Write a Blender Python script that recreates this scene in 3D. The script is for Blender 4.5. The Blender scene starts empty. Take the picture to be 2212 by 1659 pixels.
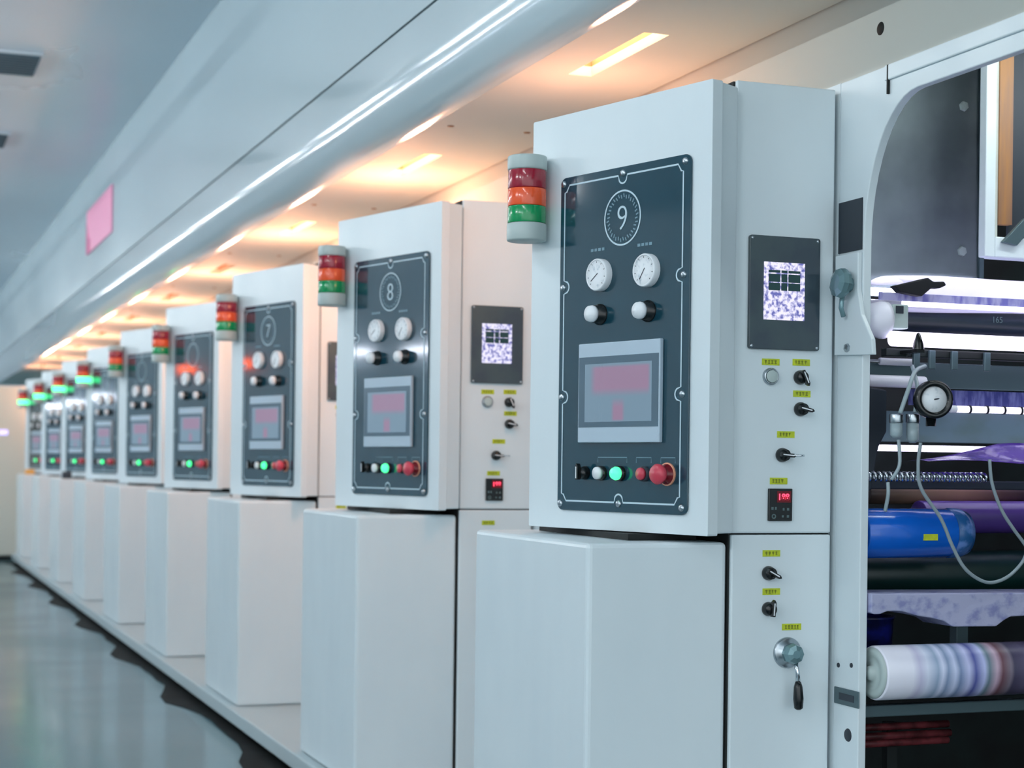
import bpy, bmesh, math, random
from mathutils import Vector, Matrix
random.seed(7)
SC = bpy.context.scene
COL = SC.collection
R = math.radians

# ------------------------------------------------------------------ materials
def lin(c):
    out = []
    for v in c:
        v = v / 255.0
        out.append(v / 12.92 if v <= 0.04045 else ((v + 0.055) / 1.055) ** 2.4)
    return tuple(out) + (1.0,)

def mat(name, rgb, rough=0.4, metal=0.0, emit=None, estr=0.0, spec=0.5, coat=0.0, trans=0.0, alpha=1.0, ior=1.45):
    m = bpy.data.materials.new(name)
    m.use_nodes = True
    b = m.node_tree.nodes['Principled BSDF']
    b.inputs['Base Color'].default_value = lin(rgb)
    b.inputs['Roughness'].default_value = rough
    b.inputs['Metallic'].default_value = metal
    b.inputs['Specular IOR Level'].default_value = spec
    b.inputs['Coat Weight'].default_value = coat
    b.inputs['Coat Roughness'].default_value = 0.05
    b.inputs['Transmission Weight'].default_value = trans
    b.inputs['Alpha'].default_value = alpha
    b.inputs['IOR'].default_value = ior
    if emit:
        b.inputs['Emission Color'].default_value = lin(emit)
        b.inputs['Emission Strength'].default_value = estr
    return m

def noisy(m, rgb2, scale=(3, 3, 3), lo=0.4, hi=0.7, rough_var=None, detail=4.0, bump=0.0):
    """mix the base colour with a second one by object-space noise"""
    nt = m.node_tree; N = nt.nodes; L = nt.links
    b = N['Principled BSDF']
    tc = N.new('ShaderNodeTexCoord'); mp = N.new('ShaderNodeMapping'); nz = N.new('ShaderNodeTexNoise')
    mp.inputs['Scale'].default_value = scale
    nz.inputs['Scale'].default_value = 1.0; nz.inputs['Detail'].default_value = detail
    rp = N.new('ShaderNodeValToRGB')
    rp.color_ramp.elements[0].position = lo; rp.color_ramp.elements[1].position = hi
    rp.color_ramp.elements[0].color = b.inputs['Base Color'].default_value
    rp.color_ramp.elements[1].color = lin(rgb2)
    L.new(tc.outputs['Object'], mp.inputs[0]); L.new(mp.outputs[0], nz.inputs['Vector'])
    L.new(nz.outputs['Fac'], rp.inputs[0]); L.new(rp.outputs[0], b.inputs['Base Color'])
    if rough_var:
        mr = N.new('ShaderNodeMapRange')
        mr.inputs['To Min'].default_value = rough_var[0]; mr.inputs['To Max'].default_value = rough_var[1]
        mr.inputs['From Min'].default_value = lo; mr.inputs['From Max'].default_value = hi
        L.new(nz.outputs['Fac'], mr.inputs['Value']); L.new(mr.outputs[0], b.inputs['Roughness'])
    if bump:
        bp = N.new('ShaderNodeBump'); bp.inputs['Strength'].default_value = bump; bp.inputs['Distance'].default_value = 0.01
        L.new(nz.outputs['Fac'], bp.inputs['Height']); L.new(bp.outputs[0], b.inputs['Normal'])
    return m

def ramp_x(name, stops, x0, x1, rough=0.3, wave=0.0, spec=0.5):
    """bands of colour along object X from x0 to x1 (printed film)"""
    m = mat(name, (255, 255, 255), rough, spec=spec)
    nt = m.node_tree; N = nt.nodes; L = nt.links; b = N['Principled BSDF']
    tc = N.new('ShaderNodeTexCoord'); sx = N.new('ShaderNodeSeparateXYZ')
    mr = N.new('ShaderNodeMapRange')
    mr.inputs['From Min'].default_value = x0; mr.inputs['From Max'].default_value = x1
    rp = N.new('ShaderNodeValToRGB')
    el = rp.color_ramp.elements
    while len(el) < len(stops): el.new(0.5)
    for e, (p, c) in zip(el, stops):
        e.position = p; e.color = lin(c)
    L.new(tc.outputs['Object'], sx.inputs[0])
    src = sx.outputs['X']
    if wave:
        nz = N.new('ShaderNodeTexNoise'); nz.inputs['Scale'].default_value = 14; nz.inputs['Detail'].default_value = 5
        ad = N.new('ShaderNodeMath'); ad.operation = 'MULTIPLY_ADD'
        L.new(tc.outputs['Object'], nz.inputs['Vector'])
        L.new(nz.outputs['Fac'], ad.inputs[0]); ad.inputs[1].default_value = wave
        L.new(sx.outputs['X'], ad.inputs[2]); src = ad.outputs[0]
    L.new(src, mr.inputs['Value']); L.new(mr.outputs[0], rp.inputs[0]); L.new(rp.outputs[0], b.inputs['Base Color'])
    return m

M = {}
M['paint'] = noisy(mat('machine paint', (220, 230, 234), 0.32), (215, 226, 231), (5, 5, 2), 0.35, 0.7, (0.28, 0.4))
M['hood'] = noisy(mat('hood paint', (190, 206, 212), 0.3), (182, 199, 206), (1.2, .35, 1.2), 0.35, 0.7, (0.16, 0.26))
M['hoodEdge'] = mat('glossy hood edge', (190, 206, 212), 0.11, coat=0.3)
M['soffit'] = mat('soffit paint', (206, 210, 204), 0.65, spec=.3)
M['floor'] = noisy(mat('epoxy floor', (54, 100, 112), 0.2), (44, 88, 100), (.5, .5, .5), 0.3, 0.75, (0.10, 0.28))
M['ceil'] = noisy(mat('ceiling paint', (204, 218, 228), 0.35), (194, 210, 222), (.6, .25, .6), 0.3, 0.75, (0.25, 0.4))
M['wall'] = mat('wall paint', (196, 208, 216), 0.6)
M['cream'] = mat('cream paint', (222, 220, 208), 0.45)
M['plinth'] = mat('grey plinth paint', (176, 190, 194), 0.4)
M['gap'] = mat('dark gap', (22, 26, 26), 0.7)
M['acrylic'] = mat('smoked acrylic', (24, 62, 76), 0.06, spec=0.6, coat=0.4)
M['line'] = mat('printed line', (190, 212, 222), 0.4)
M['lineDim'] = mat('faint print', (104, 138, 152), 0.4)
M['dial'] = noisy(mat('gauge dial', (232, 236, 240), 0.4), (170, 185, 196), (60, 60, 60), 0.55, 0.75)
M['steel'] = mat('brushed steel', (176, 184, 190), 0.28, metal=1.0)
M['chrome'] = mat('chrome', (205, 212, 218), 0.12, metal=1.0)
M['black'] = mat('black plastic', (14, 18, 20), 0.25, spec=0.6)
M['rubber'] = mat('black rubber', (16, 18, 24), 0.6)
M['white'] = mat('white plastic', (232, 236, 240), 0.35)
M['greycap'] = mat('grey plastic', (178, 192, 190), 0.35)
M['red'] = mat('red lens', (150, 16, 44), 0.18, coat=0.4)
M['orange'] = mat('orange lens', (238, 88, 40), 0.18, coat=0.4)
M['green'] = mat('green lens', (0, 146, 84), 0.18, coat=0.4)
M['greenOn'] = mat('lit green lens', (60, 230, 140), 0.3, emit=(70, 255, 150), estr=3.2)
M['orangeOn'] = mat('lit orange lens', (255, 110, 50), 0.3, emit=(255, 96, 40), estr=14.0)
M['ledGreen'] = mat('lit green button', (60, 220, 130), 0.3, emit=(70, 255, 150), estr=1.6)
M['redBtn'] = mat('red button', (200, 66, 84), 0.3)
M['peachRing'] = mat('orange ring', (226, 160, 130), 0.4)
M['hmi'] = mat('touchscreen housing', (176, 194, 208), 0.4)
M['hmiGlass'] = mat('touchscreen glass', (88, 108, 122), 0.15)
M['yellow'] = noisy(mat('yellow sticker', (196, 208, 40), 0.5), (178, 190, 44), (70, 70, 70), 0.4, 0.6)
M['ink'] = mat('sticker ink', (118, 126, 34), 0.6)
M['cab_glass'] = noisy(mat('grey display glass', (66, 80, 84), 0.1, spec=0.6), (58, 70, 80), (8, 8, 8), 0.4, 0.6)
M['led'] = mat('red digits', (255, 60, 90), 0.4, emit=(255, 70, 100), estr=1.5)
M['darkred'] = mat('dark red window', (110, 8, 24), 0.2)
M['lampbox'] = mat('lamp housing', (150, 120, 96), 0.6)
M['lampDim'] = mat('dim warm lamp diffuser', (235, 190, 150), 0.4, emit=(255, 190, 140), estr=0.9)
M['lamp'] = mat('warm lamp diffuser', (255, 235, 200), 0.4, emit=(255, 200, 150), estr=12.0)
M['tube'] = mat('ceiling tube', (240, 248, 255), 0.4, emit=(242, 248, 250), estr=56.0)
M['tubeAdded'] = mat('added ceiling tube', (240, 248, 255), 0.4, emit=(242, 248, 250), estr=180.0)
M['walltube'] = mat('wall tube', (240, 248, 255), 0.4, emit=(232, 240, 255), estr=22.0)
M['webtube'] = mat('bright web tube', (240, 240, 255), 0.4, emit=(232, 230, 255), estr=40.0)
M['pressFill'] = mat('added press fill light', (240, 248, 250), 0.4, emit=(236, 246, 246), estr=42.0)
M['uv'] = mat('inspection tube', (240, 236, 255), 0.4, emit=(232, 226, 255), estr=2.2)
M['film'] = mat('white film', (236, 234, 246), 0.35)
def translucent(m, rgb, f):
    nt = m.node_tree; b = nt.nodes['Principled BSDF']; t = nt.nodes.new('ShaderNodeBsdfTranslucent'); x = nt.nodes.new('ShaderNodeMixShader')
    t.inputs['Color'].default_value = lin(rgb); x.inputs[0].default_value = f
    nt.links.new(b.outputs[0], x.inputs[1]); nt.links.new(t.outputs[0], x.inputs[2]); nt.links.new(x.outputs[0], nt.nodes['Material Output'].inputs['Surface'])
    return m
M['web'] = translucent(mat('backlit white film', (240, 238, 250), .35), (240, 238, 250), .5)
M['filmLav'] = noisy(mat('lavender film', (176, 172, 214), 0.4), (120, 116, 190), (40, 40, 12), 0.45, 0.6)
M['purple'] = noisy(mat('purple film', (120, 80, 205), 0.22, coat=0.5), (180, 150, 240), (25, 25, 40), 0.5, 0.62)
M['purpleDk'] = mat('dark purple film', (72, 50, 120), 0.35)
M['blue'] = mat('blue film', (14, 96, 200), 0.2, coat=0.4)
M['blueEnd'] = noisy(mat('blue film end', (34, 86, 140), 0.25), (96, 130, 190), (30, 30, 30), 0.5, 0.65)
M['drum'] = noisy(mat('dark rubber drum', (18, 30, 40), 0.4), (22, 36, 52), (4, 60, 60), 0.4, 0.6)
M['greymark'] = mat('grey marking', (84, 104, 106), 0.5)
M['guard'] = noisy(mat('dull steel plate', (118, 130, 134), 0.45, metal=0.2), (76, 86, 92), (3, 3, 3), 0.35, 0.65)
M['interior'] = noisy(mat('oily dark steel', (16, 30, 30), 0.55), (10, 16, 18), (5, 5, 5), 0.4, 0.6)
M['teal'] = mat('grey green steel', (84, 104, 110), 0.4, metal=0.3)
M['knobteal'] = mat('grey green knob', (118, 150, 156), 0.25, metal=0.4)
M['brown'] = noisy(mat('orange brown varnish', (168, 118, 72), 0.45), (140, 104, 84), (30, 30, 3), 0.4, 0.6)
M['hose'] = mat('translucent grey hose', (150, 166, 172), 0.3)
M['cable'] = mat('grey cable', (138, 152, 158), 0.45)
M['pipeRed'] = noisy(mat('dark red pipe', (120, 52, 58), 0.4), (70, 26, 30), (20, 20, 20), 0.4, 0.6)
M['bluebucket'] = noisy(mat('blue plastic', (28, 34, 120), 0.3), (16, 20, 60), (20, 20, 30), 0.4, 0.6)
M['tray'] = noisy(mat('ink stained tray', (172, 174, 204), 0.45), (132, 136, 182), (30, 30, 40), 0.5, 0.68, bump=0.3)
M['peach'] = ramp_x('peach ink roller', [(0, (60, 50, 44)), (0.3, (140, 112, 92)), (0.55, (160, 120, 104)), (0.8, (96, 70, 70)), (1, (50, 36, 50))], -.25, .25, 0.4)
M['pink'] = mat('pink banner', (238, 150, 186), 0.5)
M['pinkDk'] = mat('magenta print', (190, 50, 120), 0.5)
M['floorShade'] = noisy(mat('painted floor shade', (10, 14, 15), .7, spec=.2), (20, 26, 27), (9, 9, 9), .4, .7)
M['vent'] = mat('vent grille', (70, 94, 106), 0.6)
M['orangePl'] = mat('orange plastic', (226, 168, 84), 0.5)
M['slate'] = mat('dark grey plastic', (44, 52, 62), 0.5)
M['violetLed'] = mat('violet indicator', (200, 190, 255), 0.4, emit=(190, 180, 255), estr=1.2)
M['print'] = ramp_x('printed film', [
    (0.0, (238, 238, 248)), (0.26, (232, 232, 246)), (0.30, (196, 194, 222)), (0.34, (214, 220, 240)), (0.40, (150, 170, 200)),
    (0.43, (214, 220, 244)), (0.46, (130, 150, 186)), (0.50, (204, 212, 240)), (0.53, (120, 140, 180)), (0.58, (196, 200, 236)), (0.62, (84, 92, 164)),
    (0.67, (190, 196, 236)), (0.70, (104, 128, 140)), (0.745, (196, 170, 190)), (0.78, (110, 74, 84)), (0.83, (128, 118, 132)),
    (0.85, (72, 68, 92)), (0.92, (90, 84, 110)), (1.0, (60, 56, 84))], 2.165, 2.645, 0.32, wave=0.012)

def screen_mat(name, base, estr):
    m = mat(name, base, 0.3, emit=base, estr=estr)
    return m
M['scr'] = noisy(screen_mat('lit display', (214, 210, 246), 0.0), (60, 70, 130), (70, 1, 90), 0.46, 0.6)
def lit_pattern(m, c1, c2, scale, lo, hi, estr):
    nt = m.node_tree; N = nt.nodes; L = nt.links; b = N['Principled BSDF']
    tc = N.new('ShaderNodeTexCoord'); mp = N.new('ShaderNodeMapping'); nz = N.new('ShaderNodeTexNoise'); rp = N.new('ShaderNodeValToRGB')
    mp.inputs['Scale'].default_value = scale; nz.inputs['Scale'].default_value = 1; nz.inputs['Detail'].default_value = 2
    rp.color_ramp.elements[0].position = lo; rp.color_ramp.elements[1].position = hi
    rp.color_ramp.elements[0].color = lin(c1); rp.color_ramp.elements[1].color = lin(c2)
    L.new(tc.outputs['Object'], mp.inputs[0]); L.new(mp.outputs[0], nz.inputs['Vector']); L.new(nz.outputs['Fac'], rp.inputs[0])
    L.new(rp.outputs[0], b.inputs['Emission Color']); b.inputs['Emission Strength'].default_value = estr
    b.inputs['Base Color'].default_value = lin((40, 44, 60))
    return m
M['scr'] = lit_pattern(mat('lit display', (40, 44, 60), 0.25), (236, 232, 255), (96, 98, 170), (95, 1, 85), 0.43, 0.62, 0.95)
M['cell'] = mat('display cell', (22, 48, 50), 0.25, emit=(24, 52, 54), estr=0.5)
M['page'] = mat('touchscreen page with painted reflection', (30, 36, 42), 0.25, emit=(112, 138, 158), estr=0.75)
def page_reflection_nodes(m):
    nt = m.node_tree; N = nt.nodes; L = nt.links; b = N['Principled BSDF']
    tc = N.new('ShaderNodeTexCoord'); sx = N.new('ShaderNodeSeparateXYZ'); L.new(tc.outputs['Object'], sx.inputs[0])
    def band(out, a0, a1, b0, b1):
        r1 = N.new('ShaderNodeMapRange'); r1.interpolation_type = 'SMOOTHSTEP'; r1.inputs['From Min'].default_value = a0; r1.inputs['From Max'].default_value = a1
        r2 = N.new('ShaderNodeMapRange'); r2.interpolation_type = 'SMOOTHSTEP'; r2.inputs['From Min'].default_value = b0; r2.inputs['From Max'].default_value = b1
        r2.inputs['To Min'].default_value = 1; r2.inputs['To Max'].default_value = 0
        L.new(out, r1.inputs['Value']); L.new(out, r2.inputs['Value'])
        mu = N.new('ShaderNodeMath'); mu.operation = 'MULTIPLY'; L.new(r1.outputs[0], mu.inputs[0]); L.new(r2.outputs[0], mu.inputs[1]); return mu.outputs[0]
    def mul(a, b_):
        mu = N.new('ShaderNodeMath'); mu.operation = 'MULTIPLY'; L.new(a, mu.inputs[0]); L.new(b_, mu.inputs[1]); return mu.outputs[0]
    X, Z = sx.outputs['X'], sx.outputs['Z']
    big = mul(band(X, .262, .29, .478, .492), band(Z, .325, .352, .398, .408))  # soft pink reflection painted into the screen glow
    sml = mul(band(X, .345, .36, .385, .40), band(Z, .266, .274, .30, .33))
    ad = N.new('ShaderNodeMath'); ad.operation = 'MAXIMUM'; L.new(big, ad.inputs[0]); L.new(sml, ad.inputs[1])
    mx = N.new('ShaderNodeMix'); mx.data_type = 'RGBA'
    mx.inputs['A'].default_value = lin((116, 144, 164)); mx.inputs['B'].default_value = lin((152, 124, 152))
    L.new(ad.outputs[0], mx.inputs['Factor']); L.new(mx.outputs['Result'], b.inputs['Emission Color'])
page_reflection_nodes(M['page'])
M['reflectPink'] = mat('painted pink reflection', (34, 30, 36), 0.25, emit=(158, 122, 150), estr=0.8)
M['pageBlue'] = mat('pale page block', (32, 36, 42), 0.25, emit=(118, 146, 166), estr=0.8)

# ------------------------------------------------------------------ mesh builder
class MB:
    def __init__(s, off=(0, 0, 0)):
        s.bm = bmesh.new(); s.off = Vector(off)
    def box(s, x0, x1, y0, y1, z0, z1, bev=0.0, seg=2):
        r = bmesh.ops.create_cube(s.bm, size=1.0)
        vs = r['verts']
        for v in vs:
            v.co = Vector((x0 + (v.co.x + .5) * (x1 - x0), y0 + (v.co.y + .5) * (y1 - y0), z0 + (v.co.z + .5) * (z1 - z0)))
        if bev:
            es = list({e for v in vs for e in v.link_edges})
            bmesh.ops.bevel(s.bm, geom=es, offset=bev, segments=seg, profile=0.5, affect='EDGES', clamp_overlap=True)
        return s
    def prism(s, pts, z0, z1, bev=0.0, axis='z', seg=2):
        """extrude a polygon; axis z: pts are (x,y); axis y: pts are (x,z); axis x: pts are (y,z)"""
        def mk(p, t):
            return {'z': (p[0], p[1], t), 'y': (p[0], t, p[1]), 'x': (t, p[0], p[1])}[axis]
        a = [s.bm.verts.new(mk(p, z0)) for p in pts]
        b = [s.bm.verts.new(mk(p, z1)) for p in pts]
        fs = [s.bm.faces.new(a), s.bm.faces.new(b)]
        n = len(pts)
        for i in range(n):
            fs.append(s.bm.faces.new((a[i], a[(i + 1) % n], b[(i + 1) % n], b[i])))
        bmesh.ops.recalc_face_normals(s.bm, faces=fs)
        if bev:
            es = list({e for v in a + b for e in v.link_edges})
            bmesh.ops.bevel(s.bm, geom=es, offset=bev, segments=seg, profile=0.5, affect='EDGES', clamp_overlap=True)
        return s
    def lathe(s, p, d, prof, n=28, smooth=True):
        """revolve [(radius, distance along d)] about the axis through p"""
        d = Vector(d).normalized(); p = Vector(p)
        a = d.orthogonal().normalized(); b = d.cross(a)
        rings = []
        for r, t in prof:
            if r <= 1e-7:
                rings.append([s.bm.verts.new(p + d * t)])
            else:
                rings.append([s.bm.verts.new(p + d * t + (a * math.cos(2 * math.pi * i / n) + b * math.sin(2 * math.pi * i / n)) * r) for i in range(n)])
        fs = []
        for u, w in zip(rings, rings[1:]):
            for i in range(n):
                j = (i + 1) % n
                if len(u) == 1 and len(w) == 1: continue
                if len(u) == 1: f = s.bm.faces.new((u[0], w[i], w[j]))
                elif len(w) == 1: f = s.bm.faces.new((u[i], u[j], w[0]))
                else: f = s.bm.faces.new((u[i], u[j], w[j], w[i]))
                f.smooth = smooth; fs.append(f)
        bmesh.ops.recalc_face_normals(s.bm, faces=fs)
        return s
    def cyl(s, p0, p1, r, n=24, bev=0.0, r1=None):
        p0 = Vector(p0); p1 = Vector(p1); L = (p1 - p0).length
        r1 = r if r1 is None else r1
        if bev: prof = [(0, 0), (r - bev, 0), (r - bev * .3, bev * .3), (r, bev), (r1, L - bev), (r1 - bev * .3, L - bev * .3), (r1 - bev, L), (0, L)]
        else: prof = [(0, 0), (r, 0), (r, 0), (r1, L), (r1, L), (0, L)]
        return s.lathe(p0, p1 - p0, prof, n)
    def ring(s, c, d, r0, r1, h, n=40):
        return s.lathe(c, d, [(r0, 0), (r0, h), (r1, h), (r1, 0), (r0, 0)], n, False)
    def tube(s, pts, r, n=10, samples=0):
        pts = [Vector(p) for p in pts]
        if samples:
            q = []
            for i in range(len(pts) - 1):
                p0 = pts[max(i - 1, 0)]; p1 = pts[i]; p2 = pts[i + 1]; p3 = pts[min(i + 2, len(pts) - 1)]
                for k in range(samples):
                    t = k / samples
                    q.append(0.5 * ((2 * p1) + (p2 - p0) * t + (2 * p0 - 5 * p1 + 4 * p2 - p3) * t * t + (3 * p1 - p0 - 3 * p2 + p3) * t ** 3))
            pts = q + [pts[-1]]
        rings = []
        prev = None
        for i, p in enumerate(pts):
            d = (pts[min(i + 1, len(pts) - 1)] - pts[max(i - 1, 0)]).normalized()
            a = d.orthogonal().normalized() if prev is None else (prev - d * prev.dot(d)).normalized()
            prev = a; b = d.cross(a)
            rings.append([s.bm.verts.new(p + (a * math.cos(2 * math.pi * k / n) + b * math.sin(2 * math.pi * k / n)) * r) for k in range(n)])
        fs = []
        for u, w in zip(rings, rings[1:]):
            for k in range(n):
                f = s.bm.faces.new((u[k], u[(k + 1) % n], w[(k + 1) % n], w[k])); f.smooth = True; fs.append(f)
        fs.append(s.bm.faces.new(rings[0])); fs.append(s.bm.faces.new(rings[-1]))
        bmesh.ops.recalc_face_normals(s.bm, faces=fs)
        return s
    def sheet(s, rows, th=0.0):
        """grid surface from rows of points"""
        g = [[s.bm.verts.new(p) for p in r] for r in rows]
        fs = []
        for a, b in zip(g, g[1:]):
            for i in range(len(a) - 1):
                f = s.bm.faces.new((a[i], a[i + 1], b[i + 1], b[i])); f.smooth = True; fs.append(f)
        if th:
            bmesh.ops.solidify(s.bm, geom=fs, thickness=th)
        return s
    def ribbon(s, pts, w, y, closed=True):
        """flat line in the XZ plane at depth y"""
        n = len(pts); P = [Vector((p[0], p[1])) for p in pts]
        A = []; B = []
        for i in range(n):
            p = P[i]; a = P[(i - 1) % n] if closed or i else p; b = P[(i + 1) % n] if closed or i < n - 1 else p
            d = (b - a).normalized(); nn = Vector((-d.y, d.x)) * w / 2
            A.append(s.bm.verts.new((p.x + nn.x, y, p.y + nn.y))); B.append(s.bm.verts.new((p.x - nn.x, y, p.y - nn.y)))
        for i in range(n if closed else n - 1):
            j = (i + 1) % n
            f = s.bm.faces.new((A[i], A[j], B[j], B[i]))
            f.normal_update()
            if f.normal.y > 0: f.normal_flip()
        return s
    def build(s, name, m, parent=None, kind=None):
        me = bpy.data.meshes.new(name)
        for v in s.bm.verts: v.co -= s.off
        s.bm.to_mesh(me); s.bm.free()
        me.materials.append(m)
        o = bpy.data.objects.new(name, me); COL.objects.link(o)
        if parent: o.parent = parent
        if kind: o['kind'] = kind
        return o

def rrect(x0, x1, z0, z1, r, n=6):
    pts = []
    for cx, cz, a0 in ((x1 - r, z1 - r, 0), (x0 + r, z1 - r, 90), (x0 + r, z0 + r, 180), (x1 - r, z0 + r, 270)):
        for k in range(n + 1):
            a = R(a0 + 90 * k / n); pts.append((cx + r * math.cos(a), cz + r * math.sin(a)))
    return pts

def empty(name, loc, rz=0.0):
    o = bpy.data.objects.new(name, None); COL.objects.link(o)
    o.location = loc; o.rotation_euler = (0, 0, rz); o.empty_display_size = 0.1
    return o

def tag(o, label, cat, group=None, kind=None):
    o['label'] = label; o['category'] = cat
    if group: o['group'] = group
    if kind: o['kind'] = kind
    return o

def copy_tree(o, parent=None):
    c = o.copy(); COL.objects.link(c)
    if parent: c.parent = parent
    for ch in list(o.children): copy_tree(ch, c)
    return c

def text_part(name, body, size, m, parent, cx, y, cz, off, ext=0.0006, bold=0.0):
    cu = bpy.data.curves.new(name, 'FONT'); cu.body = body; cu.size = size; cu.extrude = ext; cu.offset = bold
    cu.align_x = 'CENTER'; cu.align_y = 'CENTER'
    t = bpy.data.objects.new(name, cu); COL.objects.link(t)
    bpy.context.view_layer.update()
    me = bpy.data.meshes.new_from_object(t.evaluated_get(bpy.context.evaluated_depsgraph_get()))
    bpy.data.objects.remove(t)
    me.transform(Matrix.Rotation(R(90), 4, 'X'))
    xs = [v.co.x for v in me.vertices]; zs = [v.co.z for v in me.vertices]
    mx = (min(xs) + max(xs)) / 2; mz = (min(zs) + max(zs)) / 2
    me.transform(Matrix.Translation(Vector((cx - mx, y, cz - mz)) - Vector(off)))
    me.materials.clear(); me.materials.append(m)
    o = bpy.data.objects.new(name, me); COL.objects.link(o); o.parent = parent
    return o

P = 2.005            # pitch of the printing units along the line
NU = 9
ORD = ['nearest', 'second nearest', 'third nearest', 'fourth', 'fifth', 'sixth', 'seventh', 'eighth', 'ninth and farthest']
NUM = ['nine', 'eight', 'seven']

# ------------------------------------------------------------------ setting
MB().box(-9, 4.2, -4, 34, -.1, 0).build('floor', M['floor'], kind='structure')
MB().box(-9, 1.70, -4, 34, 3.652, 3.75).build('ceiling', M['ceil'], kind='structure')
MB().box(-9.1, -9, -4, 34, 0, 3.652).build('wall_left', M['wall'], kind='structure')
MB().box(-9, 4.2, 33.9, 34, 0, 3.652).build('wall_far', M['wall'], kind='structure')
MB().box(4.1, 4.2, -4, 33.9, 0, 3.652).build('wall_right', M['wall'], kind='structure')

# plinth under the whole line
b = MB()
b.box(1.495, 2.16, 1.5, 20.6, .035, .098, .006)
pl = b.build('plinth', M['plinth'])
tag(pl, 'long low light grey plinth running under the row of base cabinets', 'plinth')
MB().box(1.60, 2.10, 1.6, 20.5, 0, .034).build('base_recess', M['gap'], pl)
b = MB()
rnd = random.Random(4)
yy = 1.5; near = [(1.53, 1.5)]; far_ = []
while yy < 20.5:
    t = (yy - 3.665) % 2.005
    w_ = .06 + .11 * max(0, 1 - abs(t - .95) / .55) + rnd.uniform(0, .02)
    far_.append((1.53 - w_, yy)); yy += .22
b.prism([(1.56, 1.5)] + far_ + [(1.56, 20.5)], .0005, .003)  # black strip stands in for the plinth's shade and its floor reflection
tag(b.build('floor_shade', M['floorShade']), 'ragged black strip of painted shade on the floor along the plinth', 'strip')

# ------------------------------------------------------------------ canopy hood
HX, ZS, Y0, Y1, ZT, ZM = 1.698, 2.388, -1.0, 29.0, 3.652, 2.716
hood = empty('canopy_hood', (HX, Y0, ZS))
tag(hood, 'long pale blue grey canopy hood with rounded lower edge running over the whole row', 'hood')
off = (HX, Y0, ZS)
MB(off).box(HX, HX + .03, Y0, Y1, ZM, ZT).build('fascia_panel', M['hood'], hood)
MB(off).box(HX + .012, HX + .03, Y0, Y1, ZM - .011, ZM + .001).build('seam', M['gap'], hood)
prof = [(HX, ZM - .010)]
for k in range(0, 13):
    a = R(180 + 90 * k / 12)
    prof.append((HX + .121 + .121 * math.cos(a), ZS + .198 + .198 * math.sin(a)))
prof += [(HX + .13, ZS + .03), (HX + .03, ZS + .215), (HX + .03, ZM - .010)]
b = MB(off); b.prism(prof, Y0, Y1, axis='y')
o = b.build('rounded_edge', M['hoodEdge'], hood)
for p in o.data.polygons: p.use_smooth = abs(p.normal.y) < .5
o.data.set_sharp_from_angle(angle=R(35))
# underside: outer strip, inner strip, cross strips between the lamp slots
LX0, LX1, LF, LL, LP, NL = 1.962, 2.038, 4.827, 0.549, P, 10
FAX = 2.298
b = MB(off)
b.box(HX + .12, LX0, Y0, Y1, ZS, ZS + .03)
b.box(LX1, FAX - .008, Y0, Y1, ZS, ZS + .03)
edges = [Y0] + [v for k in range(NL) for v in (LF + LP * k - LL, LF + LP * k)] + [Y1]
for a, c in zip(edges[0::2], edges[1::2]):
    b.box(LX0, LX1, a, c, ZS, ZS + .03)
b.build('underside_panel', M['soffit'], hood)
MB(off).box(FAX, FAX + .012, Y0, Y1, 2.125, ZS + .03).build('inner_fascia', M['soffit'], hood)
MB(off).box(FAX - .009, FAX + .001, Y0, Y1, ZS + .010, ZS + .03).build('seam', M['gap'], hood)
MB(off).box(HX + .03, FAX + .012, Y0, Y1, ZS + .12, ZS + .15).build('top_cover', M['soffit'], hood)
for k in range(6):
    for x in (1.886, 2.173):
        MB(off).lathe((x, 5.731 + P * k, ZS), (0, 0, -1), [(.013, 0), (.011, .003), (0, .0045)], 14).build('screw', M['brown'], hood)
MB(off).lathe((FAX, 3.625, 2.279), (-1, 0, 0), [(.017, -.0005), (.015, .0012), (0, .0014)], 20).build('round_hole', M['gap'], hood)

# lamps in the slots
LG = 'warm lamps under the canopy'
LORD = ['nearest', 'second', 'third', 'fourth', 'fifth', 'sixth', 'seventh', 'eighth', 'ninth', 'tenth', 'eleventh', 'twelfth']
l0 = (LX0, LF - LL, ZS)
lamp = empty('canopy_lamp', l0)
b = MB(l0)
b.box(LX0 - .012, LX0 - .0005, LF - LL - .012, LF + .012, ZS + .0305, ZS + .09)
b.box(LX1 + .0005, LX1 + .012, LF - LL - .012, LF + .012, ZS + .0305, ZS + .09)
b.box(LX0, LX1, LF - LL - .012, LF - LL - .0005, ZS + .0305, ZS + .09)
b.box(LX0, LX1, LF + .0005, LF + .012, ZS + .0305, ZS + .09)
b.build('housing', M['lampbox'], lamp)
MB(l0).box(LX0, LX1, LF - LL, LF, ZS + .055, ZS + .065).build('diffuser', M['lamp'], lamp)
for k in range(NL):
    o = lamp if k == 0 else copy_tree(lamp)
    o.location = (LX0, LF - LL + LP * k, ZS)
    if k >= 3:
        for ch in o.children:
            if ch.name.startswith('diffuser'):
                ch.data = ch.data.copy(); ch.data.materials[0] = M['lampDim']
    li = bpy.data.lights.new('added warm fill', 'POINT'); li.energy = (6.0, 15.0, 15.0)[k] if k < 3 else 15.0; li.color = (1.0, .43, .24); li.shadow_soft_size = .08  # unseen warm fill added below each slot to tint the canopy underside
    lo = bpy.data.objects.new('added_warm_fill', li); COL.objects.link(lo)
    lo.location = (2.0, LF - LL / 2 + LP * k + .25, ZS - .30)
    tag(o, f'warm glowing slot lamp in canopy underside, {LORD[k]} from the camera', 'lamp', LG)

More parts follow.
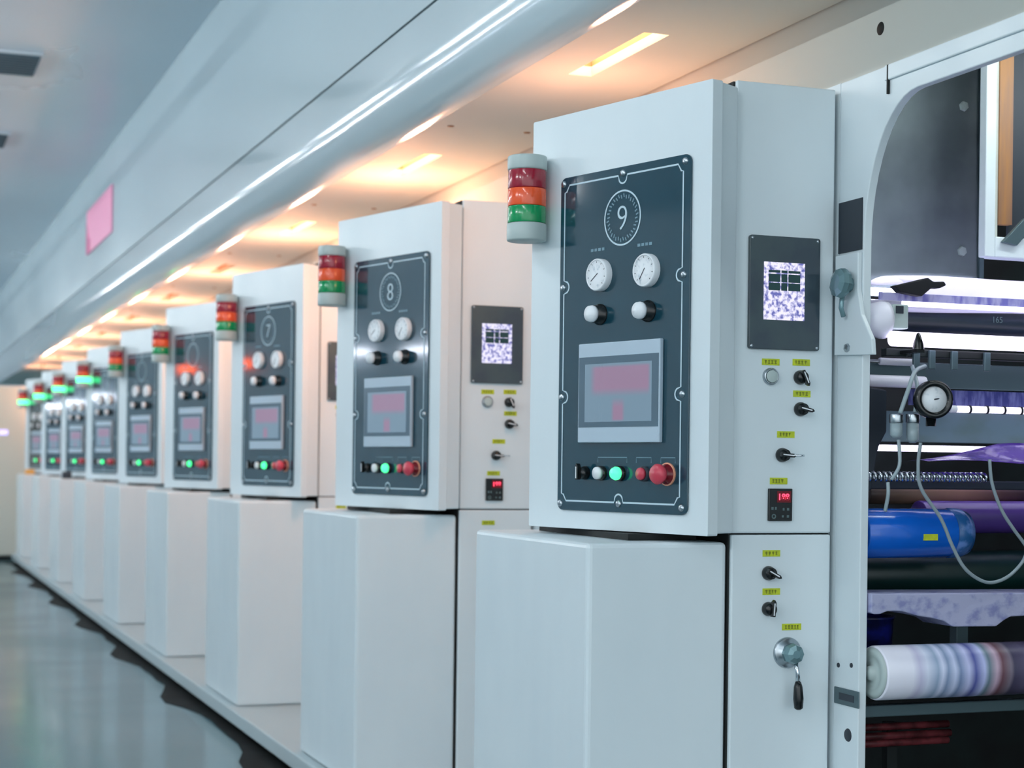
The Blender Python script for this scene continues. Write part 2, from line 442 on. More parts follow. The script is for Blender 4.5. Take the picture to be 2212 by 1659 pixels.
# banner on the hood
bn = empty('pink_banner', (HX - .012, 13.47, 2.95))
bo = (HX - .012, 13.47, 2.95)
MB(bo).box(HX - .012, HX - .001, 13.47, 15.13, 2.956, 3.326, .002).build('board', M['pink'], bn)
MB(bo).box(HX - .0135, HX - .0115, 14.86, 15.12, 2.96, 3.075).build('magenta_block', M['pinkDk'], bn)
MB(bo).prism([(14.94, 3.075), (15.12, 3.075), (15.12, 3.24)], HX - .0135, HX - .0115, axis='x').build('magenta_stripe', M['pinkDk'], bn)
tag(bn, 'pink banner with magenta end fixed on the pale hood face', 'banner')

# ceiling grilles
for k, (y, w) in enumerate(((11.0, 'nearer'), (13.7, 'farther'))):
    g = empty('ceiling_vent', (.6, y, ZT))
    go = (.6, y, ZT)
    MB(go).box(.345, .93, y - .306, y + .306, ZT - .02, ZT - .001, .003).build('vent_frame', M['wall'], g)
    b = MB(go)
    b.box(.35, .91, y - .29, y + .29, ZT - .024, ZT - .0205)
    for i in range(9): b.box(.35, .91, y - .285 + i * .064, y - .265 + i * .064, ZT - .032, ZT - .024)
    b.build('grille', M['vent'], g)
    tag(g, f'dark square ceiling vent beside the hood, {w} of the two', 'vent', 'ceiling vents')

# tube lamps on the workshop ceiling; far row added to brighten the cabinet sides
tb = empty('ceiling_tube_lamp', (0, 0, 3.3))
to = (0, 0, 3.3)
MB(to).box(-.025, .025, 0, 1.6, 3.34, 3.38, .006).build('housing', M['white'], tb)
for yy in (.3, 1.3): MB(to).cyl((0, yy, 3.38), (0, yy, ZT - .002), .006, 10).build('ceiling_rod', M['steel'], tb)
MB(to).cyl((0, .03, 3.315), (0, 1.57, 3.315), .022, 16).build('tube', M['tube'], tb)
first = True
TG = 'ceiling tube lamps over the aisle'
for xi, tx in enumerate((-.45, -5.5)):
    for k in range(11):
        o = tb if first else copy_tree(tb); first = False
        o.location = (tx, -2.2 + 2.9 * k if xi == 0 else (-3.0 + 2.8 * k if k < 3 else .5 + 2.8 * k), 3.3)
        if xi == 1:
            for ch in o.children:
                if ch.name.startswith('tube'):
                    ch.data = ch.data.copy(); ch.data.materials[0] = M['tubeAdded']
        tag(o, f'white hanging tube lamp, {LORD[k]} in the row {"next to the hood" if xi == 0 else "added to light the cabinets"}', 'lamp', TG)
wl = empty('wall_tube_lamp', (-8.99, 0, 2.5)); wo = (0, 0, 2.5)
MB(wo).box(0, .05, 0, 1.05, 2.47, 2.53, .006).build('mounting_housing', M['white'], wl)
MB(wo).cyl((.075, .03, 2.5), (.075, 1.02, 2.5), .03, 16).build('tube', M['walltube'], wl)
for k, (y, z) in enumerate(((13.5, 2.5), (15.05, 2.5), (26.0, 2.27), (28.4, 2.23), (30.6, 2.23))):
    o = wl if k == 0 else copy_tree(wl)
    o.location = (-8.999, y, z)
    tag(o, f'white tube lamp on the left wall across the aisle, {ORD[k]}', 'lamp', 'wall tube lamps')
wb = empty('wall_signal_lamp', (-8.999, 18.6, 2.5)); wo = (0, 0, 2.5)
MB(wo).box(0, .04, -.16, .16, 2.42, 2.58, .01).build('mounting_box', M['slate'], wb)
MB(wo).box(.0405, .08, -.14, .14, 2.44, 2.56, .02).build('orange_lens', M['orangeOn'], wb)
tag(wb, 'orange lit signal lamp on the left wall across the aisle, nearer one', 'lamp', 'wall signal lamps')
o = copy_tree(wb); o.location = (-8.999, 21.2, 2.53)
tag(o, 'orange lit signal lamp on the left wall across the aisle, farther one', 'lamp', 'wall signal lamps')

# ------------------------------------------------------------------ instrument helpers (plane faces -Y)
def disc(b, u, y, z, r, h, n=24, bev=0.0):
    return b.cyl((u, y, z), (u, y - h, z), r, n, bev)

def selector(name, parent, u, z, y0, off, ang=0, m=None, r=.0155):
    b = MB(off); b.lathe((u, y0, z), (0, -1, 0), [(0, 0), (r, 0), (r, .006), (r * .86, .012), (r * .8, .020), (0, .021)], 24)
    k = b.build(name, m or M['black'], parent)
    b = MB(off)
    ca, sa = math.cos(R(ang)), math.sin(R(ang))
    pts = [(-r * 1.0, -.0045), (r * 1.05, -.0045), (r * 1.4, 0), (r * 1.05, .0045), (-r * 1.0, .0045)]
    b.prism([(u + p[0] * ca - p[1] * sa, z + p[0] * sa + p[1] * ca) for p in pts], y0 - .02, y0 - .032, .0012, axis='y')
    b.build('pointer', M['black'], k)
    b = MB(off)
    pts = [(-r * .8, -.0012), (r * .9, -.0012), (r * .9, .0016), (-r * .8, .0016)]
    b.prism([(u + p[0] * ca - p[1] * sa, z + p[0] * sa + p[1] * ca) for p in pts], y0 - .0318, y0 - .0328, axis='y')
    b.build('white_mark', M['white'], k)
    return k

def sticker(parent, u, z, off, w=.047, h=.0155, y=0.0, seed=0):
    s = MB(off).box(u - w / 2, u + w / 2, y - .0012, y - .0001, z - h / 2, z + h / 2).build('name_sticker', M['yellow'], parent)
    rnd = random.Random(seed)
    b = MB(off); x = u - w * .36
    while x < u + w * .3:
        ww = rnd.uniform(.005, .008)
        b.box(x, x + ww * .85, y - .0018, y - .0012, z + h * .12, z + h * .26)
        b.box(x + ww * .1, x + ww * .75, y - .0018, y - .0012, z - h * .06, z + h * .05)
        b.box(x + ww * .36, x + ww * .52, y - .0018, y - .0012, z - h * .3, z + h * .3)
        if rnd.random() < .6: b.box(x, x + ww * .9, y - .0018, y - .0012, z - h * .28, z - h * .18)
        x += ww + .002
    b.build('characters', M['ink'], s)
    return s

# ------------------------------------------------------------------ control cabinet (door plane local y=0, u along X)
A9 = Vector((1.60, 4.172, 1.04)); DR = R(-73.186)
def make_cabinet():
    off = (0, 0, 1.04)
    root = empty('control_cabinet', A9, DR)
    def loc(x, y):   # world -> door frame (u, y)
        d = Vector((x - A9.x, y - A9.y)); c, s = math.cos(DR), math.sin(DR)
        return (d.x * c + d.y * s, -d.x * s + d.y * c)
    body = [(0.004, .032), (.667, .032), loc(1.884, 3.578), loc(1.884, 4.34), loc(1.72, 4.34)]
    MB(off).prism(body, 1.045, 2.090, .004).build('cabinet_body', M['paint'], root)
    MB(off).prism(rrect(0, .671, 1.04, 2.092, .004, 3), 0, .0315, .009, axis='y', seg=3).build('door', M['paint'], root)
    pan = MB(off).prism(rrect(.125, .607, 1.086, 1.929, .02), -.006, -.0003, .0015, axis='y').build('control_panel', M['acrylic'], root)
    # border line with bumps round the screws
    yl = -.0068
    u0, u1, z0, z1 = .143, .582, 1.110, 1.908
    def bump(cx, cz, nx, nz):
        out = []
        for k in range(9):
            t = -1 + 2 * k / 8
            dpt = .020 * math.sqrt(max(0, 1 - t * t))
            out.append((cx + (0 if nx else t * .017) + nx * dpt, cz + (0 if nz else t * .017) + nz * dpt))
        return out
    c = .018
    pts = [(u0 + c, z0)] + bump(.364, z0, 0, 1) + [(u1 - c, z0), (u1 - c * .4, z0 + c * .9), (u1, z0 + c)]
    pts += bump(u1, 1.369, -1, 0) + bump(u1, 1.648, -1, 0) + [(u1, z1 - c), (u1 - c * .4, z1 - c * .9), (u1 - c, z1)]
    pts += bump(.366, z1, 0, -1)[::-1] + [(u0 + c, z1), (u0 + c * .4, z1 - c * .9), (u0, z1 - c)]
    pts += bump(u0, 1.650, 1, 0)[::-1] + bump(u0, 1.372, 1, 0)[::-1] + [(u0, z0 + c), (u0 + c * .4, z0 + c * .9)]
    MB(off).ribbon(pts, .0042, yl).build('border_line', M['line'], pan)
    for su, sz in ((.137, 1.103), (.588, 1.103), (.137, 1.913), (.588, 1.913), (.364, 1.107), (.366, 1.913), (.139, 1.372), (.139, 1.65), (.586, 1.369), (.586, 1.648)):
        MB(off).lathe((su, -.006, sz), (0, -1, 0), [(.0088, 0), (.008, .003), (.003, .0045), (0, .0045)], 16).build('screw', M['steel'], pan)
    # emblem
    b = MB(off)
    n = 48
    b.ribbon([(.366 + .066 * math.cos(2 * math.pi * k / n), 1.804 + .066 * math.sin(2 * math.pi * k / n)) for k in range(n)], .0042, yl)
    em = b.build('emblem_ring', M['line'], pan)
    b = MB(off)
    for k in range(36):
        a = 2 * math.pi * k / 36 + .05; r0, r1 = (.047, .056) if k % 2 else (.050, .059)
        b.ribbon([(.366 + r0 * math.cos(a), 1.804 + r0 * math.sin(a)), (.366 + r1 * math.cos(a + .05), 1.804 + r1 * math.sin(a + .05))], .0035, yl, False)
    b.build('emblem_ticks', M['lineDim'], pan)
    # gauges
    for u in (.290, .465):
        z = 1.670 if u < .4 else 1.667
        g = MB(off).lathe((u, -.006, z), (0, -1, 0), [(.040, 0), (.040, .016), (.038, .019), (.035, .019), (.035, .0165), (0, .0165)], 36).build('pressure_gauge', M['white'], root)
        MB(off).cyl((u, -.0226, z), (u, -.0232, z), .0348, 36).build('dial', M['dial'], g)
        b = MB(off)
        a = R(215 if u < .4 else 235)
        b.ribbon([(u - .006 * math.cos(a), z - .006 * math.sin(a)), (u + .026 * math.cos(a), z + .026 * math.sin(a))], .0028, -.0236, False)
        for k in range(9):
            a = R(225 - 270 * k / 8)
            b.ribbon([(u + .029 * math.cos(a), z + .029 * math.sin(a)), (u + .033 * math.cos(a), z + .033 * math.sin(a))], .0018, -.0236, False)
        b.build('needle', M['slate'], g)
        b = MB(off)
        for k in range(4): b.box(u - .042 + k * .014, u - .032 + k * .014, -.0068, -.0061, z + .061, z + .068)
        b.build('caption_marks', M['lineDim'], pan)
    # regulator knobs: black collar with white cap
    for u, z in ((.288, 1.573), (.466, 1.570)):
        k = MB(off).lathe((u, -.006, z), (0, -1, 0), [(.026, 0), (.026, .006), (.022, .008), (.0215, .024), (0, .024)], 28).build('regulator_knob', M['black'], root)
        MB(off).lathe((u, -.0302, z), (0, -1, 0), [(0, 0), (.0205, 0), (.021, .005), (.019, .014), (0, .0155)], 28).build('white_cap', M['white'], k)
    # touchscreen
    t = MB(off).box(.218, .521, -.018, -.0062, 1.256, 1.502, .0025).build('touchscreen', M['hmi'], root)
    MB(off).box(.222, .517, -.0188, -.0181, 1.294, 1.468).build('glass', M['hmiGlass'], t)
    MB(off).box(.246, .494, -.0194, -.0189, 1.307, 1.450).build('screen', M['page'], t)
    # push buttons along the bottom
    z = 1.181
    selector('selector_switch', root, .238, z, -.006, off, 90, r=.017)
    k = MB(off).lathe((.302, -.006, z), (0, -1, 0), [(.018, 0), (.018, .012), (0, .012)], 24).build('push_button', M['black'], root)
    MB(off).lathe((.302, -.0182, z), (0, -1, 0), [(0, 0), (.0155, 0), (.015, .009), (0, .011)], 24).build('white_cap', M['white'], k)
    k = MB(off).lathe((.372, -.006, z), (0, -1, 0), [(.0185, 0), (.0185, .012), (0, .012)], 24).build('push_button', M['black'], root)
    MB(off).lathe((.372, -.0182, z), (0, -1, 0), [(0, 0), (.016, 0), (.0165, .006), (.013, .014), (0, .016)], 24).build('green_cap', M['ledGreen'], k)
    k = MB(off).lathe((.462, -.006, z), (0, -1, 0), [(.018, 0), (.018, .012), (0, .012)], 24).build('push_button', M['slate'], root)
    MB(off).lathe((.462, -.0182, z), (0, -1, 0), [(0, 0), (.015, 0), (.0145, .008), (0, .0095)], 24).build('red_cap', M['redBtn'], k)
    k = MB(off).lathe((.540, -.006, z), (0, -1, 0), [(.024, 0), (.024, .006), (.0185, .009), (.0185, .018), (0, .018)], 28).build('emergency_stop', M['darkred'], root)
    MB(off).ring((.540, -.0062, z), (0, -1, 0), .0242, .0275, .004, 32).build('pale_ring', M['peachRing'], k)
    MB(off).lathe((.540, -.0242, z), (0, -1, 0), [(0, 0), (.018, 0), (.0235, .008), (.0245, .016), (.020, .023), (0, .026)], 28).build('mushroom_head', M['redBtn'], k)
    b = MB(off)
    for u0_, u1_ in ((.285, .394), (.428, .482), (.516, .566)):
        b.ribbon([(u0_, 1.207), (u0_, 1.220), (u1_, 1.220), (u1_, 1.207)], .002, yl, False)
    b.build('button_captions', M['lineDim'], pan)
    return root

# ------------------------------------------------------------------ base cabinet
def make_base():
    o = (1.53, 3.61, .1)
    root = empty('base_cabinet', o)
    MB(o).box(1.53, 1.887, 3.61, 4.392, .0995, 1.022, .012, 3).build('cabinet_shell', M['paint'], root)
    MB(o).box(1.68, 1.86, 3.72, 4.30, 1.0225, 1.0375).build('spacer', M['gap'], root)
    return root

# ------------------------------------------------------------------ side instrument cabinet (plane Y=3.6)
YP = 3.6
def make_side():
    off = (1.892, YP, .1)
    root = empty('instrument_cabinet', off)
    y = YP
    MB(off).box(1.893, 2.160, y, 4.45, 1.044, 2.112, .004).build('upper_panel', M['paint'], root)
    MB(off).box(1.893, 2.160, y, 4.45, .1, 1.040, .004).build('lower_panel', M['paint'], root)
    MB(off).box(1.889, 2.160, y + .012, 4.4, 1.039, 1.045).build('joint', M['gap'], root)
    MB(off).box(1.8885, 1.8928, y + .010, y + .3, .1, 2.11).build('gap_shade_strip', M['gap'], root)  # dark strip standing in for the shade inside the gap
    d = MB(off).prism(rrect(1.927, 2.117, 1.480, 1.749, .006, 3), y - .010, y - .0003, .002, axis='y').build('display_unit', M['cab_glass'], root)
    MB(off).box(1.9645, 2.0745, y - .0108, y - .0101, 1.550, 1.687).build('screen', M['scr'], d)
    b = MB(off)
    for r_, (za, zb) in enumerate(((1.662, 1.668), (1.640, 1.659), (1.620, 1.638))):
        for xa, xb in ((1.977, 2.008), (2.011, 2.027), (2.030, 2.062)):
            b.box(xa, xb, y - .0113, y - .0109, za, zb)
    b.build('table_cells', M['cell'], d)
    for sx, sz in ((1.934, 1.742), (2.110, 1.742), (1.934, 1.487), (2.110, 1.487)):
        MB(off).lathe((sx, y - .010, sz), (0, -1, 0), [(.0042, 0), (.0035, .002), (0, .0025)], 12).build('screw', M['steel'], d)
    for i, (x, z) in enumerate(((1.991, 1.4505), (2.0735, 1.452), (2.076, 1.377), (2.034, 1.279), (2.016, 1.168), (1.999, .996), (2.0, .905), (2.056, .820))):
        sticker(root, x, z, off, y=y, seed=i, w=(.047 if i not in (7,) else .052))
    k = MB(off).lathe((1.990, y, 1.416), (0, -1, 0), [(.0205, 0), (.0205, .006), (.018, .010), (.0155, .010), (.0155, .008), (0, .008)], 28).build('push_button', M['steel'], root)
    MB(off).cyl((1.990, y - .0082, 1.416), (1.990, y - .0125, 1.416), .0148, 24, .001).build('lens', M['greycap'], k)
    selector('selector_switch', root, 2.070, 1.416, y, off, -65, r=.017)
    selector('selector_switch', root, 2.072, 1.340, y, off, -12, r=.017)
    k = selector('selector_switch', root, 2.024, 1.230, y, off, -5, r=.017)
    MB(off).tube([(2.03, y - .025, 1.230), (2.05, y - .036, 1.229), (2.062, y - .040, 1.229)], .0025, 8).build('lever_pin', M['chrome'], k)
    c = MB(off).box(1.987, 2.050, y - .008, y, 1.073, 1.150, .0015).build('digital_controller', M['black'], root)
    MB(off).box(2.008, 2.046, y - .0086, y - .0081, 1.117, 1.144).build('display_window', M['darkred'], c)
    text_part('led_digits', '188', .021, M['led'], c, 2.027, y - .0092, 1.1305, off, .0003, .0006)
    b = MB(off)
    for x, z, w, h in ((1.994, 1.103, .006, .007), (2.003, 1.103, .005, .007), (2.024, 1.101, .005, .006), (2.036, 1.101, .006, .006), (2.022, 1.084, .005, .005), (2.036, 1.084, .006, .006)):
        b.box(x - w / 2 + .002, x + w / 2 + .002, y - .0088, y - .0081, z - h / 2, z + h / 2)
    b.ring((2.000, y - .0081, 1.084), (0, -1, 0), .003, .006, .0007, 14)
    b.build('keys', M['greymark'], c)
    selector('selector_switch', root, 1.991, .949, y, off, -28, r=.017)
    selector('selector_switch', root, 1.992, .864, y, off, 86, r=.017)
    # lever valve
    v = MB(off).lathe((2.044, y, .759), (0, -1, 0), [(.037, 0), (.037, .005), (.034, .009), (.027, .009), (.025, .018), (0, .018)], 32).build('lever_valve', M['steel'], root)
    MB(off).lathe((2.044, y - .018, .759), (0, -1, 0), [(0, 0), (.024, 0), (.0255, .012), (.022, .026), (.010, .030), (0, .030)], 8, False).build('hub', M['knobteal'], v)
    MB(off).tube([(2.050, y - .033, .742), (2.053, y - .036, .715), (2.055, y - .036, .688)], .0058, 12).build('rod', M['chrome'], v)
    MB(off).lathe((2.055, y - .036, .693), (.035, 0, -1), [(0, 0), (.007, 0), (.0105, .012), (.0125, .040), (.0105, .062), (.006, .066), (0, .066)], 16).build('grip', M['black'], v)
    return root

# ------------------------------------------------------------------ signal tower
def make_tower(lit=False):
    o = (1.561, 4.111, 1.77)
    root = empty('signal_tower', o)
    def c(nm, z0, z1, r, m, bev=.003):
        MB(o).cyl((1.561, 4.111, z0), (1.561, 4.111, z1), r, 40, bev).build(nm, m, root)
    c('top_cap', 1.953, 1.990, .0510, M['greycap'], .004)
    c('red_lens', 1.906, 1.953, .0495, M['red'], .0015)
    c('orange_lens', 1.861, 1.9055, .0495, M['orange'], .0015)
    c('green_lens', 1.818, 1.8605, .0495, M['greenOn'] if lit else M['green'], .0015)
    c('base', 1.772, 1.8175, .0510, M['greycap'], .004)
    MB(o).box(1.560, 1.594, 4.150, 4.200, 1.782, 1.806, .002).build('mounting_bracket', M['greycap'], root)
    return root

cab = make_cabinet(); base = make_base(); side = make_side()
tow = make_tower(False); towL = make_tower(True)
near = ['with large numeral nine', 'with numeral eight', 'with blurred numeral seven']
cabs = []
for k in range(NU):
    dy = P * k
    last = k == NU - 1
    c = cab if k == 0 else copy_tree(cab)
    c.location = A9 + Vector((0, dy, 0))
    what = f'white control cabinet {near[k]} on its dark panel' if k < 3 else f'white control cabinet with dark panel, {ORD[k]} from the camera along the row'
    tag(c, what, 'control cabinet', 'control cabinets along the printing line')
    o = base if k == 0 else copy_tree(base); o.location = (1.53, 3.61 + dy, .1)
    tag(o, f'plain white base cabinet under the {"numeral " + NUM[k] if k < 3 else ORD[k]} control cabinet', 'cabinet', 'base cabinets along the printing line')
    o = side if k == 0 else copy_tree(side); o.location = (1.892, YP + dy, .1)
    tag(o, f'narrow instrument cabinet with switches right of the {"numeral " + NUM[k] if k < 3 else ORD[k]} control cabinet', 'cabinet', 'instrument cabinets along the printing line')
    lit = k >= 5
    src = towL if lit else tow
    if k == 0 or k == 5: o = src
    else: o = copy_tree(src)
    o.location = (1.561, 4.111 + dy, 1.77)
    tag(o, f'{"green-lit" if lit else "unlit red orange green"} signal tower beside the {"numeral " + NUM[k] if k < 3 else ORD[k]} control cabinet', 'signal light', 'signal towers along the printing line')
    cabs.append(c)
for c, digit in zip(cabs, '987'):      # the numerals that can be read
    pan = [x for x in c.children if x.name.startswith('control_panel')][0]
    text_part('numeral', digit, .088, M['line'], pan, .366, -.0069, 1.804, (0, 0, 1.04), bold=-.0014)

# far end of the line
e = empty('end_cabinet', (.2, 20.95, 0))
eo = (.2, 20.95, 0)
MB(eo).box(.2, 1.66, 20.98, 21.9, .05, 2.05, .02).build('cabinet_shell', M['cream'], e)
MB(eo).box(.24, 1.62, 21.0, 21.85, 0, .05).build('base_recess', M['gap'], e)
MB(eo).box(1.36, 1.46, 20.97, 20.982, 1.475, 1.53, .003).build('violet_indicator', M['violetLed'], e)
tag(e, 'tall cream cabinet closing the far end of the row', 'cabinet')
bx = MB().prism([(1.57, 19.72), (1.67, 19.72), (1.67, 19.84), (1.57, 19.84)], 1.0235, 1.079, .01)
o = bx.build('parts_box', M['orangePl']); tag(o, 'small orange yellow box lying on the farthest base cabinet', 'box')
bx = MB().box(1.57, 1.65, 15.71, 15.82, 1.0235, 1.088, .01)
o = bx.build('tool_pouch', M['slate']); tag(o, 'small dark pouch lying on a far base cabinet', 'pouch')

# ------------------------------------------------------------------ press side frame with the opening
FX = 2.172
fr = empty('press_side_frame', (FX, 1.5, .1))
fo = (FX, 1.5, .1)
ya, yb, zo = 1.75, 3.487, 2.054
r = .215
def arc(cy, cz, a0, a1, ry, rz, n=12): return [(cy + ry * math.cos(R(a0 + (a1 - a0) * k / n)), cz + rz * math.sin(R(a0 + (a1 - a0) * k / n))) for k in range(n + 1)]
# plate outline with a doorway-like opening cut from below (bottom rail closes it)
outer = [(yb, .1), (3.598, .1), (3.598, 2.128), (1.5, 2.128), (1.5, .1), (ya, .1)]
inner = arc(ya + r, zo - .33, 180, 90, r, .33) + arc(yb - r, zo - .33, 90, 0, r, .33)
MB(fo).prism(outer + inner, FX, FX + .022, .0025, axis='x').build('frame_plate', M['paint'], fr)
MB(fo).box(FX, FX + .022, 3.598, 20.6, .1, 2.128).build('rear_plate', M['paint'], fr)
MB(fo).box(FX - .006, FX + .001, 1.5, 3.40, 2.092, 2.128, .003).build('top_ledge', M['paint'], fr)
MB(fo).box(FX + .022, 2.297, 1.5, 20.6, 2.112, 2.124).build('top_flange', M['paint'], fr)
MB(fo).box(FX - .0065, FX - .001, 3.383, 3.388, 2.060, 2.127).build('seam', M['gap'], fr)
MB(fo).box(FX - .003, FX, 3.492, 3.596, 1.716, 1.838).build('dark_cover_plate', M['slate'], fr)
h = MB(fo).box(FX - .004, FX, 3.480, 3.590, .636, .676, .002).build('latch_plate', M['teal'], fr)
MB(fo).box(FX - .005, FX - .0035, 3.500, 3.565, .648, .664).build('latch_slot', M['slate'], h)
for yy, zz, rr in ((3.576, .728, .006), (3.518, .734, .006), (3.530, .567, .016)):
    MB(fo).lathe((FX, yy, zz), (-1, 0, 0), [(rr, 0), (rr * .9, .002), (0, .0025)], 16).build('bolt', M['slate'], fr)
tag(fr, 'white press side frame with round-cornered opening at the right of the photo', 'frame')

# bracket with hand knob on the frame edge
br = empty('roller_bracket', (FX - .012, 3.5, 1.46)); bo = (FX - .012, 3.5, 1.46)
b = MB(bo)
b.prism([(3.594, 1.472), (3.425, 1.464), (3.43, 1.50), (3.475, 1.56), (3.492, 1.62), (3.492, 1.71), (3.594, 1.71)], FX - .012, FX - .0005, .002, axis='x')
b.build('plate', M['paint'], br)
MB(bo).lathe((FX - .012, 3.525, 1.635), (-1, 0, .1), [(.018, 0), (.018, .012), (.034, .016), (.036, .024), (.034, .036), (.020, .042), (0, .043)], 9, False).build('hand_knob', M['knobteal'], br)
MB(bo).lathe((FX - .012, 3.533, 1.486), (-1, 0, 0), [(.011, 0), (.010, .006), (.004, .007), (0, .007)], 6, False).build('bolt', M['steel'], br)
MB(bo).tube([(FX - .03, 3.53, 1.61), (FX - .03, 3.535, 1.58), (FX - .022, 3.537, 1.56)], .006, 8).build('pin', M['knobteal'], br)
tag(br, 'white bracket plate with grey green hand knob on the frame edge', 'bracket')

# ------------------------------------------------------------------ inside the opening
MX = 3.55
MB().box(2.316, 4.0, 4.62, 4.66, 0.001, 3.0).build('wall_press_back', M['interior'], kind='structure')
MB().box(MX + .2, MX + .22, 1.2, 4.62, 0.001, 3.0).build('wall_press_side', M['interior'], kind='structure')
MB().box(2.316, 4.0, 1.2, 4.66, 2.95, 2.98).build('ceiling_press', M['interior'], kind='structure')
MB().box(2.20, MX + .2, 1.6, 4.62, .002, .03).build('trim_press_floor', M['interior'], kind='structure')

def single(name, mb, m, label, cat, group=None):
    return tag(mb.build(name, m), label, cat, group)

# guard plate
g = empty('guard_plate', (2.6, 3.95, 1.68)); o = (2.6, 3.95, 1.68)
MB(o).box(2.315, 2.820, 3.95, 3.962, 1.66, 2.40, .002).build('plate', M['guard'], g)
MB(o).box(2.820, 2.834, 3.94, 3.99, 1.66, 2.40).build('edge_flange', M['teal'], g)
for z in (2.190, 1.795): MB(o).lathe((2.768, 3.95, z), (0, -1, 0), [(.014, 0), (.013, .007), (.005, .009), (0, .009)], 6, False).build('bolt', M['greycap'], g)
MB(o).box(2.50, 2.54, 3.963, 4.618, 1.90, 1.94, .002).build('mounting_arm', M['teal'], g)
tag(g, 'dull dark steel guard plate with two bolts inside the press opening', 'plate')

# white duct frame with brown strip
d = empty('duct_frame', (2.66, 3.7, 1.745)); o = (2.66, 3.7, 1.745)
MB(o).box(2.657, 2.688, 3.69, 3.72, 1.747, 2.40, .003).build('upright', M['paint'], d)
MB(o).box(2.688, 2.730, 3.74, 3.76, 1.80, 2.40).build('back_panel', M['soffit'], d)
MB(o).box(2.730, 2.772, 3.735, 3.755, 1.84, 2.40).build('brown_strip', M['brown'], d)
MB(o).box(2.772, 2.95, 3.75, 3.76, 1.80, 2.40).build('dark_strip', M['slate'], d)
MB(o).box(2.688, 2.95, 3.69, 3.74, 1.747, 1.80, .003).build('ledge', M['paint'], d)
MB(o).prism([(2.700, 1.785), (2.745, 1.778), (2.80, 1.835), (2.80, 1.865), (2.765, 1.848)], 3.675, 3.688, .002, axis='y').build('diagonal_clamp', M['teal'], d)
tag(d, 'white duct frame with an orange brown strip at the upper right', 'frame')

# bright film webs round the upper roller
def arc_web(x0, x1, yc, zc, ry, rz, a0, a1, nx=20, na=14, wob=.004, tilt=0.0):
    rows = []
    for i in range(na + 1):
        a = R(a0 + (a1 - a0) * i / na); row = []
        for j in range(nx + 1):
            t = j / nx; x = x0 + (x1 - x0) * t
            w = wob * math.sin(9 * t + i * .25) * math.sin(4 * t + .6)
            edge = .012 * max(0, 1 - t * 2.6) ** 2
            row.append((x, yc + ry * math.cos(a), zc + rz * math.sin(a) + w - edge + tilt * t))
        rows.append(row)
    return rows
single('film_web', MB().sheet(arc_web(2.42, 3.5, 3.80, 1.60, .16, .105, 60, 163), .0008), M['web'], 'bright white film web arching over the dark roller, upper layer', 'film', 'white film webs')
single('film_web', MB().sheet(arc_web(2.24, 3.5, 3.72, 1.585, .13, .045, 55, 168, tilt=-.004), .0008), M['web'], 'bright white film web close over the dark roller, lower layer', 'film', 'white film webs')
single('film_strip', MB().box(2.27, 3.5, 3.572, 3.576, 1.609, 1.628), M['filmLav'], 'lavender printed film strip between the two bright bands', 'film')
gr = MB()
gr.prism([(2.289, 1.640), (2.384, 1.664), (2.400, 1.655), (2.430, 1.657), (2.436, 1.648), (2.418, 1.640), (2.395, 1.640), (2.367, 1.618), (2.305, 1.626)], 3.535, 3.56, .003, axis='y')
single('film_gripper', gr, M['rubber'], 'black film gripper lying on the bright film', 'gripper')

# tube lamps
def tube_lamp(x0, x1, y, z, rr, label, cap=True, m='uv', clips=()):
    e = empty('inspection_tube', (x0, y, z)); o = (x0, y, z)
    MB(o).cyl((x0, y, z), (x1, y, z), rr, 24, .002).build('tube', M[m], e)
    if cap: MB(o).cyl((x0 - .02, y, z), (x0 - .0005, y, z), rr * 1.1, 24, .002).build('end_cap', M['white'], e)
    MB(o).cyl((x1 + .0005, y, z), (x1 + .02, y, z), rr * 1.1, 24, .002).build('end_cap', M['white'], e)
    for cx_ in clips: MB(o).ring((cx_, y, z), (1, 0, 0), rr + .0003, rr + .002, .006, 20).build('black_clip', M['rubber'], e)
    tag(e, label, 'tube light', 'tube lights inside the press')
tube_lamp(2.36, 3.45, 3.80, 1.655, .010, 'tube light glowing through the white film webs', False, 'webtube')
tube_lamp(2.36, 3.45, 3.30, 2.30, .015, 'tube light high inside the press behind the top beam, added as fill', False, 'pressFill')  # fill light added out of view to brighten the press interior
tube_lamp(2.345, 3.45, 3.585, 1.605, .008, 'slim bright tube light above the dark roller', False)
tube_lamp(2.262, 3.45, 3.505, 1.510, .018, 'thick bright tube light below the dark roller', False)
tube_lamp(2.555, 3.45, 3.66, 1.353, .0085, 'short bright tube light right of the pressure gauge', clips=(2.590, 2.642, 2.694, 2.746))
tube_lamp(2.302, 3.45, 3.625, 1.2515, .008, 'slim bright tube light above the purple film')

# dark drum with hub
dr = empty('rubber_roller', (2.3, 3.63, 1.568)); o = (2.3, 3.63, 1.568)
MB(o).cyl((2.345, 3.645, 1.569), (3.5, 3.645, 1.569), .034, 36, .003).build('roller_body', M['drum'], dr)
MB(o).cyl((2.20, 3.645, 1.569), (2.345, 3.645, 1.569), .012, 16).build('shaft', M['steel'], dr)
text_part('size_mark', '165', .022, M['greymark'], dr, 2.640, 3.6095, 1.578, o, .0004)
tag(dr, 'dark blue black roller between two bright tube lights', 'roller')
hb = empty('roller_hub', (2.21, 3.52, 1.51)); o = (2.21, 3.52, 1.51)
MB(o).lathe((2.205, 3.535, 1.556), (1, 0, 0), [(0, .0), (.022, .002), (.038, .016), (.045, .045), (.045, .056), (0, .056)], 28).build('hub_shell', M['film'], hb)
MB(o).box(2.262, 2.306, 3.50, 3.56, 1.534, 1.592, .003).build('clamp_block', M['greycap'], hb)
MB(o).box(2.270, 2.290, 3.497, 3.501, 1.570, 1.588).build('clamp_slot', M['slate'], hb)
